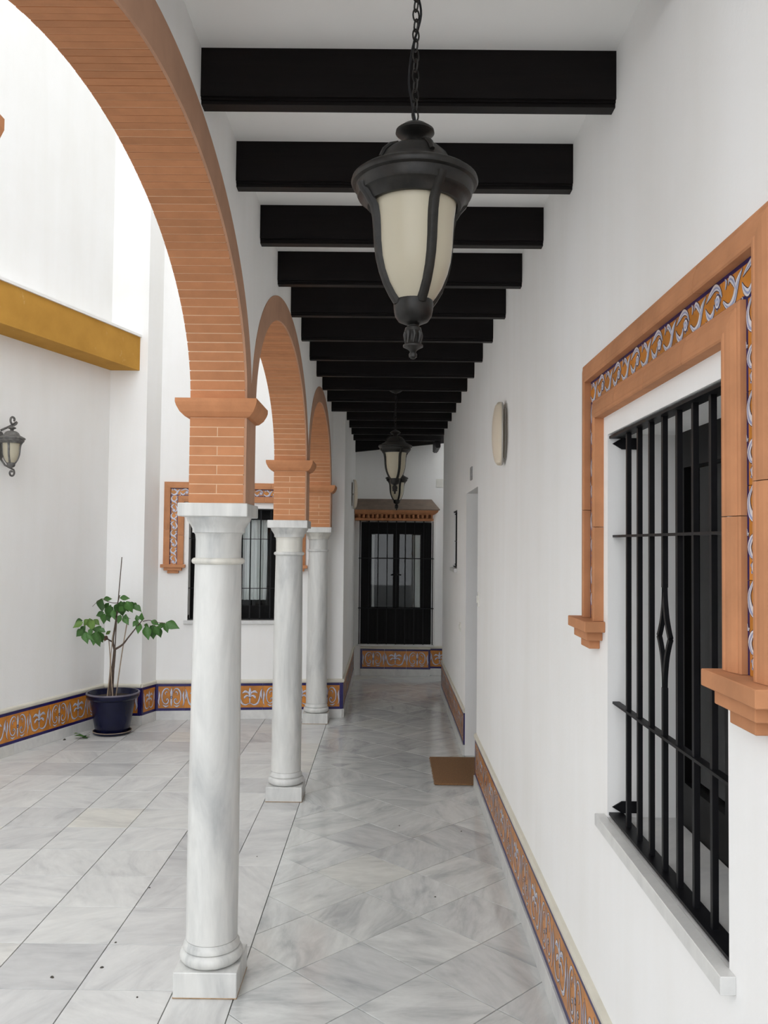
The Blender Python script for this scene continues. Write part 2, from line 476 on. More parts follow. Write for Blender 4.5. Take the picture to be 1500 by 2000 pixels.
for k in range(N):
    ta, tb = PI*k/N, PI*(k+1)/N
    pts = [ell(ta, .0018, .0018), ell(tb, .0018, .0018), ell(tb, RING_A, RING_B), ell(ta, RING_A, RING_B)]
    mb.prism(pts, -WT/2+.008, WT/2-.008, axis='x')
mortar_me = mb.mesh('mortar')
mb = MB()
for k in range(N):
    ta, tb = PI*k/N, PI*(k+1)/N
    pts = [ell(ta), ell(tb), ell(tb, RING_A, RING_B), ell(ta, RING_A, RING_B)]
    mb.prism(pts, WT/2-.006, WT/2+.003, axis='x')
band_me = mb.mesh('arch_paint')
XM = XL-WT/2
arch_labels = ['large brick arch nearest the camera, cut off by the top left frame edge', 'middle brick arch between the first and second marble columns', 'farthest and smallest-looking brick arch above the third marble column']
for i in range(3):
    yc = (PIERS[i]+PIERS[i+1])/2
    t = thing('brick_arch', arch_labels[i], 'arch', (XM, yc, ZS), 0, 'brick arches of the arcade')
    obj('mortar', mortar_me, t); obj('face_band', band_me, t)
    for me, y, z in brick_meshes: obj('brick', me, t, (0, y, z))
# piers with imposts
ZCAP = 2.03; ZI = 2.39
ncr = 9; ph = (ZI-ZCAP)/ncr
full_b = boxm((-WT/2+.004, -.12, -ph/2+.002), (WT/2-.006, .12, ph/2-.002), 'brick_clay')
half_a = boxm((-WT/2+.004, -.12, -ph/2+.002), (-.002, .12, ph/2-.002), 'brick_clay')
half_b = boxm((.002, -.12, -ph/2+.002), (WT/2-.006, .12, ph/2-.002), 'brick_clay')
core_me = boxm((-WT/2+.0055, -.1188, 0), (WT/2-.008, .1188, ZI-ZCAP), 'mortar')
side_me = boxm((WT/2-.006, -.12, 0), (WT/2+.003, .12, ZI-ZCAP), 'arch_paint')
def impost():
    prof = [(.0, 0), (.012, .004), (.030, .022), (.042, .046), (.046, .060), (.046, .076), (0, .076)]
    b = MB(); v = []
    for o, z in prof:
        for sx, sy in ((-1, -1), (1, -1), (1, 1), (-1, 1)): v.append((sx*(WT/2+.004+o), sy*(.12+o*1.0), z))
    f = []
    for i in range(len(prof)-1):
        for k in range(4): f.append((i*4+k, i*4+(k+1) % 4, (i+1)*4+(k+1) % 4, (i+1)*4+k))
    f.append((3, 2, 1, 0)); f.append(tuple(range(len(v)-4, len(v))))
    return b.add(v, f).mesh('brick_clay')
imp_me = impost()
pier_labels = ['brick pier beside the viewer carrying the near end of the first arch', 'brick pier with wide impost on the nearest visible marble column', 'brick pier with impost on the second marble column', 'brick pier with thin impost on the third marble column by the patio window']
col_labels = ['white marble column beside the viewer, outside the frame', 'tall white marble column in the foreground with square plinth', 'white marble column with grey veining behind the foreground column', 'farthest white marble column standing against the tiled dado']
def column_parts(t):
    b = MB().box((-.131, -.131, 0), (.131, .131, .104)); obj('plinth', COLM['plinth'], t); obj('grout_bead', COLM['bead'], t)
    for k in ('base_torus', 'shaft', 'collar', 'neck', 'capital', 'abacus'): obj(k, COLM[k], t)
def arc(cx, cz, r, a0, a1, n=8): return [(cx+r*math.cos(a0+(a1-a0)*i/n), cz+r*math.sin(a0+(a1-a0)*i/n)) for i in range(n+1)]
COLM = {}
COLM['plinth'] = boxm((-.131, -.131, 0), (.131, .131, .104), 'column_marble', .003)
COLM['bead'] = boxm((-.1325, -.1325, 0), (.1325, .1325, .005), 'grout_bead', .0015)
COLM['base_torus'] = MB().lathe([(.105, .104)]+arc(.103, .133, .029, -PI/2, PI/2, 10)+[(.118, .163), (.118, .176), (.112, .184), (.109, .196), (.1, .198)], 48).mesh('column_marble', True)
COLM['shaft'] = MB().lathe([(.1085, .198), (.1085, .6), (.1065, 1.0), (.1035, 1.4), (.0995, 1.775)], 48).mesh('column_marble', True)
COLM['collar'] = MB().lathe([(.098, 1.772)]+arc(.1, 1.786, .0135, -PI/2, PI/2, 8)+[(.098, 1.80)], 48).mesh('column_marble', True)
COLM['neck'] = MB().lathe([(.0975, 1.80), (.0975, 1.88), (.100, 1.90), (.106, 1.908)], 48).mesh('column_marble', True)
COLM['capital'] = MB().lathe([(.1, 1.906), (.112, 1.908), (.112, 1.924), (.116, 1.932), (.124, 1.945), (.134, 1.958), (.139, 1.974)], 48).mesh('column_marble', True)
COLM['abacus'] = boxm((-.146, -.146, 1.974), (.146, .146, ZCAP), 'column_marble', .003)
for i, y in enumerate(PIERS):
    t = thing('brick_pier', pier_labels[i], 'pier', (XM, y-(.012 if i == 0 else 0), ZCAP), 0, 'brick piers of the arcade')
    obj('mortar', core_me, t); obj('side_face', side_me, t)
    for k in range(ncr):
        z = ph*(k+.5)
        if k % 2 == 0: obj('brick', full_b, t, (0, 0, z))
        else: obj('brick', half_a, t, (0, 0, z)); obj('brick', half_b, t, (0, 0, z))
    obj('impost', imp_me, t, (0, 0, ZI-ZCAP))
    t = thing('marble_column', col_labels[i], 'column', (CXC, y, 0), 0, 'marble columns of the arcade'); column_parts(t)

# ------------------------------------------------------------------ ceiling beams
def beam_mesh(L):
    z0 = 3.243; hgt = ZC-z0
    prof = [(0, hgt), (0, .020), (.007, .020), (.007, .012), (.013, .012), (.013, 0), (.058, 0), (.058, hgt)]
    return MB().prism(prof, -L/2, L/2, axis='x').mesh('beam_wood')
BM1 = beam_mesh(XR-XL); BM2 = beam_mesh(XR-XN)
ords = ['first', 'second', 'third', 'fourth', 'fifth', 'sixth', 'seventh', 'eighth', 'ninth', 'tenth', 'eleventh', 'twelfth', 'thirteenth', 'fourteenth', 'fifteenth']
for k in range(-1, 15):
    y = 2.609+.620*k
    wide = y < YB-.05
    lab = 'dark wooden ceiling beam overhead beyond the top edge, holding the nearest lantern chain' if k < 0 else \
          ('dark wooden ceiling beam nearest the camera at the top of the picture' if k == 0 else '%s dark wooden ceiling beam counted from the top of the picture' % ords[k])
    o = obj('wooden_beam', BM1 if wide else BM2, None, ((XL+XR)/2 if wide else (XN+XR)/2, y, 3.243))
    tag(o, lab, 'beam', 'dark ceiling beams')
b = MB().prism([(XN, 3.16), (XR+.2, 3.31), (XR+.2, ZC), (XN, ZC)], 0, .06, axis='y')
o = obj('wooden_beam', b.mesh('beam_wood'), None, (0, 12.0, 0)); tag(o, 'sloping dark wooden beam against the end wall, farthest of all', 'beam', 'dark ceiling beams')
b = MB().box((0, 0, 0), (.07, .65, .14)).box((.012, 0, -.012), (.058, .65, 0))
o = obj('wooden_beam', b.mesh('beam_wood'), None, (.625, 11.34, 3.165)); tag(o, 'short dark beam stub running lengthwise beside the right wall at the far end', 'beam', 'dark ceiling beams')

# ------------------------------------------------------------------ glazed tile print (flat)
class Print:
    def __init__(s): s.b = MB()
    def strip(s, pts, wd, y, mi):
        pts = [Vector((p[0], p[1])) for p in pts]; N = len(pts); v = []
        for i, p in enumerate(pts):
            t = pts[min(i+1, N-1)]-pts[max(i-1, 0)]
            t = t.normalized() if t.length > 1e-9 else Vector((1, 0)); n = Vector((-t.y, t.x))
            ww = max(wd[i], 0.0)
            for sg in (-1, 1): q = p+n*(ww*sg*.5); v.append((q.x, y, q.y))
        f = [(2*i, 2*i+1, 2*i+3, 2*i+2) for i in range(N-1)]
        s.b.add(v, f, mi)
    def stroke(s, P, w0, k=5, shade=True, fill=0):
        c = catmull([(p[0], p[1], 0) for p in P], k); n = len(c)
        prof = [q*s.wk for q in (w0 if isinstance(w0, list) else [0, w0, w0, 0])]
        wd = []
        for i in range(n):
            u = i/(n-1)*(len(prof)-1); a = min(int(u), len(prof)-2); wd.append(prof[a]+(prof[a+1]-prof[a])*(u-a))
        s.strip(c, [q+.0048*s.sc for q in wd], -.0004, 2)
        s.strip(c, wd, -.0008, fill)
        if shade: 
            off = [(p.x+wd[i]*.18, p.y-wd[i]*.1) for i, p in enumerate(c)]
            s.strip(off, [q*.30 for q in wd], -.0012, 1)
    sc = 1.0; wk = 1.55
    def dot(s, x, z, r, mi, y, n=12):
        v = [(x, y, z)]+[(x+r*math.cos(2*PI*i/n), y, z+r*math.sin(2*PI*i/n)) for i in range(n)]
        s.b.add(v, [(0, 1+i, 1+(i+1) % n) for i in range(n)], mi)
    def done(s): return s.b.mesh(['glaze_white', 'glaze_sky', 'glaze_dark'], fix=False)
def spiral(cx, cz, r0, r1, a0, a1, n=10):
    return [(cx+(r0+(r1-r0)*i/n)*math.cos(a0+(a1-a0)*i/n), cz+(r0+(r1-r0)*i/n)*math.sin(a0+(a1-a0)*i/n)) for i in range(n+1)]
def motif_a():
    p = Print(); p.wk = 1.25
    p.stroke([(0, .0), (0, .05), (0, .1)], [.010, .020, 0]); p.stroke([(0, -.005), (0, -.055), (0, -.1)], [.008, .015, 0])
    p.dot(0, 0, .014, 2, -.0014); p.dot(0, 0, .008, 1, -.0018)
    for s_ in (-1, 1):
        p.stroke([(s_*.016, .05), (s_*.034, .088), (s_*.064, .092), (s_*.09, .062), (s_*.1, .015), (s_*.092, -.04), (s_*.066, -.07), (s_*.040, -.062), (s_*.030, -.034), (s_*.044, -.014), (s_*.058, -.026)], [0, .005, .009, .011, .009, .006, .007, .009, .008, .006, .003], 4)
        p.stroke([(s_*.026, -.085), (s_*.06, -.098), (s_*.092, -.078)], [0, .013, 0], 4)
        p.stroke([(s_*.058, .02), (s_*.066, .045), (s_*.05, .06), (s_*.04, .045)], [0, .006, .007, 0], 3)
        p.stroke([(s_*.12, -.095), (s_*.134, -.05), (s_*.126, .02), (s_*.134, .07)], [0, .010, .014, 0], 4)
        p.dot(s_*.052, -.028, .009, 2, -.0012); p.dot(s_*.052, -.028, .005, 0, -.0016)
    return p.done()
def motif_b():
    p = Print()
    p.stroke([(0, -.03), (0, .045), (0, .1)], [.006, .022, 0]); p.stroke([(0, -.02), (0, -.06), (0, -.085)], [.008, .006, 0])
    p.dot(0, -.01, .009, 2, -.0014); p.dot(0, -.01, .005, 1, -.0018)
    for s_ in (-1, 1):
        p.stroke([(s_*.008, .03), (s_*.03, .05), (s_*.055, .055), (s_*.085, .035)], [.002, .012, .016, 0], 4)
        p.stroke([(s_*.008, .0), (s_*.03, .012), (s_*.055, -.005), (s_*.06, -.022)], [.002, .010, .014, 0], 4)
        p.stroke([(s_*.006, -.07), (s_*.045, -.088), (s_*.085, -.07), (s_*.105, -.015), (s_*.118, .05), (s_*.135, .09)], [.002, .008, .012, .007, .009, 0], 4)
        p.stroke([(s_*.132, -.03), (s_*.122, .02), (s_*.128, .07)], [0, .012, 0], 4)
    return p.done()
MA, MBm = motif_a(), motif_b()
def motif_c():
    """running leaf scroll for the window surround strip, along x, 0.20 long, 0.085 high"""
    p = Print(); p.sc = .75; p.wk = 1.2
    p.stroke([(-.098, -.012), (-.07, -.03), (-.04, -.022), (-.022, .008), (.004, .028)], [.004, .010, .016, .014, 0], 4)
    p.stroke([(-.03, -.004), (-.045, .016), (-.062, .026), (-.07, .014)], [.004, .012, .010, .0], 4)
    p.stroke([(.0, .0), (.012, -.018), (.03, -.028), (.048, -.018), (.05, -.004)], [.0, .011, .013, .009, .0], 4)
    p.stroke([(.004, .01), (.03, .022), (.058, .03), (.082, .02), (.095, .0)], [.0, .010, .012, .008, .003], 4)
    p.dot(.072, -.004, .0165, 2, -.0010, 14); p.dot(.072, -.004, .0135, 0, -.0014, 14); p.dot(.072, -.004, .009, 1, -.0017, 12); p.dot(.072, -.004, .004, 0, -.002, 8)
    for q in range(7):
        a = 2*PI*q/7; p.dot(.072+.0165*math.cos(a), -.004+.0165*math.sin(a), .004, 1, -.0008, 6)
    p.stroke([(-.085, .01), (-.08, .024), (-.088, .032)], [.003, .008, 0], 3); p.stroke([(.0, -.03), (.004, -.036), (-.01, -.038)], [.002, .006, 0], 3)
    return p.done()
MC = motif_c()
TH = .28
def tile_mesh():
    b = MB(); g = .0008
    b.box((-.14+g, -.010, -TH/2+.027), (.14-g, 0, TH/2-.027), 0)
    b.box((-.14+g, -.010, TH/2-.027), (.14-g, 0, TH/2-g), 1); b.box((-.14+g, -.010, -TH/2+g), (.14-g, 0, -TH/2+.027), 1)
    return b.mesh(['tile_orange', 'tile_blue'])
TM = tile_mesh()
BS = boxm((-.014, -.0105, -TH/2+.001), (.014, 0, TH/2-.001), 'tile_blue')
PLH = .095
def dado(name, label, p0, p1, start=0, ends=(True, True), zbase=0.0, plinth=True):
    dx, dy = p1[0]-p0[0], p1[1]-p0[1]; L = math.hypot(dx, dy); th = math.atan2(dy, dx)
    r = struct(name, None, label, (p0[0], p0[1], zbase), th, 'baseboard'); r.empty_display_size = .05
    if plinth:
        n = max(1, round(L/.62))
        for k in range(n):
            me = boxm((k*L/n+.0008, -.020, 0), ((k+1)*L/n-.0008, 0, PLH), 'sill_marble', .0015); obj('plinth_slab', me, r)
    z = PLH+TH/2
    a, b_ = 0., L
    if ends[0]: obj('border_strip', BS, r, (.014, 0, z)); a = .028
    if ends[1]: obj('border_strip', BS, r, (L-.014, 0, z)); b_ = L-.028
    n = max(1, round((b_-a)/.28)); wd = (b_-a)/n
    for k in range(n):
        x = a+(k+.5)*wd
        t = obj('tile', TM, r, (x, 0, z), (0, 0, 0), (wd/.28, 1, 1))
        obj('painted_motif', MA if (k+start) % 2 == 0 else MBm, t, (0, -.010, 0), (0, 0, 0), (1, 1, .97))
    prof = [(0, 0), (-.012, 0), (-.020, .010), (-.021, .026), (-.014, .036), (0, .040)]
    me = MB().prism(prof, 0, L, axis='x').mesh('cream_moulding'); obj('top_moulding', me, r, (0, 0, PLH+TH))
    return r
dado('baseboard_right_near', 'orange and blue tiled dado on the near right wall below the barred window', (XR, 6.62), (XR, 1.0))
dado('baseboard_right_far', 'orange tiled dado on the right wall beyond the doorway', (XR, YC), (XR, 7.59))
dado('baseboard_left_far', 'tiled dado on the left wall of the narrow corridor end', (XN, YB-.02), (XN, YE-.12))
dado('baseboard_patio_back', 'orange scroll tiled dado along the patio back wall behind the columns', (-2.41, 8.95), (XN+.0, 9.17), 0)
dado('baseboard_patio_left', 'orange tiled dado along the left patio wall', (LW(5.0), 5.0), (LW(8.69), 8.69), 1, (False, False))
dado('baseboard_pilaster_front', 'tiled dado on the pilaster front partly hidden by the blue pot', (LW(8.69), 8.69), (-2.49, 8.69), 0, (False, True))
dado('baseboard_pilaster_side', 'short single-tile dado on the pilaster side', (-2.49, 8.69), (-2.41, 8.95), 1)
dado('baseboard_end', 'tiled dado on the end wall below the barred double door', (XN+.1, YE-.10), (.62, YE-.10), 0, (True, True))
b = MB().box((XN, YE-.10, 0), (.62, YE, .415)); obj('step_core', b.mesh('white_plaster'), bpy.data.objects['wall_end'])
dado('baseboard_end_right', 'tiled dado piece on the end wall right of the door step', (.62, YE), (1.7, YE), 1, (False, False))

# ------------------------------------------------------------------ window surround (terracotta + tiles)
def prof_pts(w):
    return [(0, 0), (0, .020), (.08*w, .0225), (.18*w, .0225), (.22*w, .025), (.40*w, .029), (.60*w, .031), (.78*w, .031), (.83*w, .033), (.94*w, .033), (w, .030), (w, 0)]
def sweep_leg(x_out, sgn, w, za, zb, mit):
    """vertical piece; t runs from outer edge inward; top mitred if mit"""
    pr = prof_pts(w); n = len(pr)
    v = [(x_out+sgn*t, -d, za) for t, d in pr]+[(x_out+sgn*t, -d, zb-(t if mit else 0)) for t, d in pr]
    f = [(i, (i+1) % n, n+(i+1) % n, n+i) for i in range(n)]+[tuple(range(n)), tuple(range(n, 2*n))]
    return MB().add(v, f).mesh('terracotta')
def sweep_top(xa, xb, zt, w, ma, mb_):
    pr = prof_pts(w); n = len(pr)
    v = [(xa+(t if ma else 0), -d, zt-t) for t, d in pr]+[(xb-(t if mb_ else 0), -d, zt-t) for t, d in pr]
    f = [(i, (i+1) % n, n+(i+1) % n, n+i) for i in range(n)]+[tuple(range(n)), tuple(range(n, 2*n))]
    return MB().add(v, f).mesh('terracotta')
def surround(name, label, loc, th, hw, zb, zin):
    """hw: half width at inner edge"""
    WO, WTI, WI = .066, .078, .066; tot = WO+WTI+WI
    r = struct(name, None, label, loc, th, 'window surround'); r.empty_display_size = .05
    xo = hw+tot; zo = zin+tot
    for (xe, zt, w) in ((xo, zo, WO), (hw+WI, zin+WI, WI)):
        cuts = [zb, zb+(zt-zb)*.42, zt]
        for sg in (1, -1):
            for q in range(2):
                obj('moulding', sweep_leg(-sg*xe, sg, w, cuts[q]+.0008, cuts[q+1]-(.0008 if q < 1 else 0), q == 1), r)
        n = 4; xs = [-xe+2*xe*k/n for k in range(n+1)]
        for k in range(n): obj('moulding', sweep_top(xs[k]+(.0008 if k else 0), xs[k+1]-(.0008 if k < n-1 else 0), zt, w, k == 0, k == n-1), r)
    # tile strip
    def strip_tile(cx, cz, L, vert):
        b = MB(); hw_ = WTI/2; g = .0006
        b.box((-L/2+g, -.008, -hw_+.009), (L/2-g, 0, hw_-.009), 0)
        b.box((-L/2+g, -.008, hw_-.009), (L/2-g, 0, hw_), 1); b.box((-L/2+g, -.008, -hw_), (L/2-g, 0, -hw_+.009), 1)
        t = obj('tile', b.mesh(['tile_orange', 'tile_blue']), r, (cx, 0, cz), (0, PI/2 if vert else 0, 0))
        obj('painted_motif', MC, t, (0, -.008, 0), (0, 0, 0), (L/.2, 1, 1))
    zm = zin+WI+WTI/2; xm = hw+WI+WTI/2
    n = 7; L = (2*xm+WTI)/n
    for k in range(n): strip_tile(-xm-WTI/2+(k+.5)*L, zm, L, False)
    zt_ = zm-WTI/2; n = 4; L = (zt_-zb)/n
    for sg in (-1, 1):
        for k in range(n): strip_tile(sg*xm, zb+(k+.5)*L, L, True)
    # corbels
    xc = hw+tot/2
    for sg in (-1, 1):
        c_ = obj('corbel', boxm((-tot/2-.022, -.066, -.034), (tot/2+.022, 0, 0), 'terracotta', .002), r, (sg*xc, 0, zb))
        obj('corbel_step', boxm((-tot/2+.012, -.052, -.064), (tot/2-.012, 0, -.034), 'terracotta', .002), c_)
        obj('corbel_step', boxm((-tot/2+.048, -.036, -.094), (tot/2-.048, 0, -.064), 'terracotta', .002), c_)
    return r
YW = (W1[0]+W1[1])/2
surround('trim_1', 'terracotta and painted tile surround framing the large right window', (XR, YW, 0), -PI/2, (W1[1]-W1[0])/2+.05, 1.625, 2.285)
def bwp(u, off=0.0): return (bw0[0]+u*math.cos(BWA)+off*math.sin(BWA), bw0[1]+u*math.sin(BWA)-off*math.cos(BWA))
c2 = bwp(wc)
surround('trim_2', 'terracotta and painted tile surround of the patio back window behind the columns', (c2[0], c2[1], 0), BWA, (W2[1]-W2[0])/2+.05, 1.625, 2.285)

# ------------------------------------------------------------------ windows and grilles
def sash_window(name, label, loc, th, W, z0, z1, mid=True, curtain=False, depth=.215, sill=True):
    r = struct(name, None, label, loc, th, 'window'); r.empty_display_size = .05
    fw = .06; y0, y1 = depth, depth+.055
    b = MB()
    for a, c_ in (((-W/2, y0, z0), (-W/2+fw, y1, z1)), ((W/2-fw, y0, z0), (W/2, y1, z1)), ((-W/2+fw, y0, z1-fw), (W/2-fw, y1, z1)), ((-W/2+fw, y0, z0), (W/2-fw, y1, z0+fw))): b.box(a, c_)
    obj('frame', b.mesh('dark_wood'), r)
    leafs = ((-W/2+fw, 0.), (0., W/2-fw)) if mid else ((-W/2+fw, W/2-fw),)
    for a, c_ in leafs:
        sw = .055; b = MB(); yy0, yy1 = y0-.012, y1-.01
        b.box((a, yy0, z0+fw), (a+sw, yy1, z1-fw)).box((c_-sw, yy0, z0+fw), (c_, yy1, z1-fw)).box((a+sw, yy0, z1-fw-sw), (c_-sw, yy1, z1-fw)).box((a+sw, yy0, z0+fw), (c_-sw, yy1, z0+fw+sw*1.5))
        s_ = obj('sash', b.mesh('dark_wood'), r)
        obj('pane', boxm((a+sw, y0+.012, z0+fw+sw*1.5), (c_-sw, y0+.017, z1-fw-sw), 'window_glass'), s_)
    # box painted dark for the unlit room, stops light leaking in
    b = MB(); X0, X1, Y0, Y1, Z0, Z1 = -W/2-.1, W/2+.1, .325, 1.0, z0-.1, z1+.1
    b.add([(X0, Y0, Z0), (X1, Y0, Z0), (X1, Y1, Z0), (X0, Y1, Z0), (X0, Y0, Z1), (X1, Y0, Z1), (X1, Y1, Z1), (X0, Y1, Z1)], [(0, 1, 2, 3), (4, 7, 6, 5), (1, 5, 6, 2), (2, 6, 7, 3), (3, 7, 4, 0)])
    obj('room_interior', b.mesh('unlit_room_paint', fix=False), r)
    if sill:
        obj('sill', boxm((-W/2-.035, -.032, z0-.034), (W/2+.035, 0, z0+.003), 'sill_marble', .0015), r)
        obj('sill_slab', boxm((-W/2, 0, z0-.0005), (W/2, depth-.002, z0+.003), 'sill_marble'), r)
    return r
def curtain_mesh(x0, x1, z0, z1, folds, amp):
    n = folds*8; v = []; f = []
    for i in range(n+1):
        x = x0+(x1-x0)*i/n; y = amp*math.sin(2*PI*folds*i/n)+.3*amp*math.sin(5.1*i/n*folds)
        for j, z in enumerate((z0, z0+.06, (z0+z1)/2, z1)): v.append((x+.004*math.sin(i*.9+j), y*(1.25 if j < 2 else .9), z))
    for i in range(n):
        for j in range(3): f.append((i*4+j, i*4+4+j, i*4+5+j, i*4+1+j))
    return me_from(v, f, 'curtain_cloth', smooth=True)
def grille(name, label, loc, th, W, z0, z1, rails, nb, y=.026, diamond=True, group=None, bs=.0068, sp=None):
    t = thing(name, label, 'window grille', loc, th, group)
    sp = sp or W/(nb+1.3)
    zd = z0+(z1-z0)*.51
    bar = boxm((-bs, -bs, z0+.012), (bs, bs, z1-.006), 'iron')
    for k in range(nb):
        x = (k-(nb-1)/2)*sp
        if diamond and k == nb//2:
            obj('bar', boxm((-bs, -bs, z0+.012), (bs, bs, zd-.13), 'iron'), t, (x, y, 0)); obj('bar', boxm((-bs, -bs, zd+.13), (bs, bs, z1-.006), 'iron'), t, (x, y, 0))
            for sg in (-1, 1):
                for sv in (-1, 1):
                    pts = catmull([(0, 0, zd+sv*.14), (sg*.004, 0, zd+sv*.095), (sg*.016, 0, zd+sv*.05), (sg*.034, 0, zd+sv*.016), (sg*.046, 0, zd)], 4)
                    obj('diamond_side', MB().tube(pts, .008, 4, ph=PI/4).mesh('iron'), t, (x, y, 0))
        else: obj('bar', bar, t, (x, y, 0))
    rm = boxm((-W/2+.002, -.011, -.0035), (W/2-.002, .011, .0035), 'iron')
    for z in rails: obj('rail', rm, t, (0, y, z))
    wide = boxm((-W/2+.002, -.022, -.004), (W/2-.002, .022, .004), 'iron')
    obj('rail', wide, t, (0, y, z0+.014)); obj('rail', wide, t, (0, y, z1-.010))
    br = MB().prism([(0, 0), (.03, -.018), (.085, -.018), (.085, .018), (.03, .018)], 0, .006, axis='x').mesh('iron')
    for sg in (-1, 1):
        for z in (z0+.035, z1-.03): obj('bracket', br, t, (sg*(W/2-.0045)-.003, y-.012, z))
    return t
WW = W1[1]-W1[0]
sash_window('window_1', 'dark framed window in the deep reveal of the right wall', (XR, YW, 0), -PI/2, WW, W1[2], W1[3])
grille('window_grille', 'black iron window grille with diamond ornament on the right wall', (XR, YW, 0), -PI/2, WW, W1[2], W1[3], (1.375, 1.90), 7, sp=.111)
W2W = W2[1]-W2[0]
r2 = sash_window('window_2', 'dark framed patio back window with white curtains', (c2[0], c2[1], 0), BWA, W2W, W2[2], W2[3])
for a, c_ in ((-.36, -.05), (.06, .33)):
    obj('curtain', curtain_mesh(a, c_, W2[2]+.20, W2[3]-.05, 6, .014), r2, (0, .30, 0))
grille('window_grille', 'black iron grille over the patio back window with curtains', (c2[0], c2[1], 0), BWA, W2W, W2[2], W2[3], (1.375, 1.90), 8, diamond=False, sp=.107)
# small window far right
ws = W3[1]-W3[0]; y3 = (W3[0]+W3[1])/2
r = sash_window('window_3', 'small dark slit window on the right wall beyond the doorway', (XR, y3, 0), -PI/2, ws, W3[2], W3[3], mid=False)
grille('window_grille', 'small iron grille of the slit window beyond the doorway', (XR, y3, 0), -PI/2, ws, W3[2], W3[3], (1.9,), 4, diamond=False, sp=.11)

# door in the right wall
r = struct('door_1', None, 'dark wooden entrance door set deep in the right wall doorway', (XR, (D1[0]+D1[1])/2, 0), -PI/2)
dw = D1[1]-D1[0]
obj('leaf', boxm((-dw/2, .24, .004), (dw/2, .29, D1[3]), 'dark_wood'), r)
for zz in ((.15, .95), (1.05, 2.15)):
    for sx in (-1, 1): obj('panel', boxm((sx*.23-.17, .225, zz[0]), (sx*.23+.17, .24, zz[1]), 'dark_wood', .006), r)
obj('door_knob', MB().lathe([(.004, 0), (.018, .006), (.026, .02), (.018, .036), (.002, .042)], 20).mesh('brass_dull', True), r, (.38, .24, 1.02), (PI/2, 0, 0))

# ------------------------------------------------------------------ end wall double door with cage and canopy
XD = .125; DW = 1.00
r = struct('door_2', None, 'black double door with curtained glass at the corridor end', (XD, YE, 0), 0)
obj('frame', MB().box((-DW/2, -.05, .44), (-DW/2+.07, 0, 2.17)).box((DW/2-.07, -.05, .44), (DW/2, 0, 2.17)).box((-DW/2+.07, -.05, 2.08), (DW/2-.07, 0, 2.17)).mesh('dark_wood'), r)
obj('jamb', boxm((-DW/2-.055, -.03, .42), (-DW/2-.005, 0, 2.18), 'white_plaster'), r); obj('jamb', boxm((DW/2+.005, -.03, .42), (DW/2+.055, 0, 2.18), 'white_plaster'), r)
for sg in (-1, 1):
    a, c_ = (sg*.004, sg*(DW/2-.07)) if sg > 0 else (-(DW/2-.07), -.004)
    gx = (.045, .355) if sg > 0 else (-.355, -.045)
    gz = (.955, 2.00)
    b = MB(); b.box((a, -.045, .44), (gx[0], -.005, 2.08)).box((gx[1], -.045, .44), (c_, -.005, 2.08)).box((gx[0], -.045, gz[1]), (gx[1], -.005, 2.08)).box((gx[0], -.045, .44), (gx[1], -.005, gz[0]))
    lf = obj('leaf', b.mesh('dark_wood'), r)
    obj('pane', boxm((gx[0], -.022, gz[0]), (gx[1], -.019, gz[1]), 'window_glass'), lf)
    obj('curtain', curtain_mesh(gx[0]+.008 if sg < 0 else gx[0]+.20, gx[0]+.045 if sg < 0 else gx[1]-.01, gz[0]+.005, gz[1]-.01, 3, .004), lf, (0, -.012, 0))
    obj('glass_backing', boxm((gx[0], -.0055, gz[0]), (gx[1], -.002, gz[1]), 'unlit_room_paint'), lf)  # dark sheet, unlit interior put into its colour
    for q in range(5):
        x = gx[0]+(gx[1]-gx[0])*(q+.5)/5
        obj('panel_board', boxm((x-.027, -.050, .50), (x+.027, -.045, .90), 'dark_wood', .002), lf)
    obj('handle', MB().tube([(sg*.03, -.045, 1.42), (sg*.03, -.075, 1.42), (sg*.075, -.078, 1.42)], .008, 8).mesh('iron'), lf)
    obj('door_sill', boxm((-.54 if sg < 0 else 0, -.13, .415), (0 if sg < 0 else .54, 0, .44), 'sill_marble'), r)
t = thing('window_grille', 'tall black iron cage grille over the double door at the corridor end', 'window grille', (XD, YE-.11, 0))
for k in range(9):
    x = -.518+k*1.036/8
    obj('bar', boxm((-.0065, -.0065, .44), (.0065, .0065, 2.188), 'iron'), t, (x, 0, 0))
for z in (.95, 1.655): obj('rail', boxm((-.535, -.011, z-.006), (.535, .011, z+.006), 'iron'), t)
for sg in (-1, 1):
    for z in (.95, 1.655): obj('wall_stay', boxm((sg*.518-.006, 0, z-.005), (sg*.518+.006, .11, z+.005), 'iron'), t)
# canopy
t = thing('door_canopy', 'terracotta canopy with dentils and sloping top above the far double door', 'canopy', (XD, YE, 2.19))
cl, cr = XN-XD+.005, .60
b = MB(); v = [(cl, -.36, .16), (cr, -.36, .16), (cr-.10, 0, .315), (cl, 0, .315), (cl, -.36, .145), (cr, -.36, .145), (cr-.1, 0, .145), (cl, 0, .145)]
b.add(v, [(0, 1, 2, 3), (4, 7, 6, 5), (0, 4, 5, 1), (1, 5, 6, 2), (2, 6, 7, 3), (3, 7, 4, 0)]); obj('sloping_top', b.mesh('canopy_tile'), t)
b = MB(); levels = [(.145, -.345, .585), (.115, -.33, .57), (.095, -.30, .54), (.085, -.27, .51)]
for (za, ya, xa), (zb_, yb, xb) in zip(levels[:-1], levels[1:]):
    v = [(cl, ya, za), (xa, ya, za), (xa, 0, za), (cl, 0, za), (cl, yb, zb_), (xb, yb, zb_), (xb, 0, zb_), (cl, 0, zb_)]
    b.add(v, [(0, 1, 2, 3), (4, 7, 6, 5), (0, 4, 5, 1), (1, 5, 6, 2), (2, 6, 7, 3), (3, 7, 4, 0)])
obj('cornice', b.mesh('terracotta'), t)
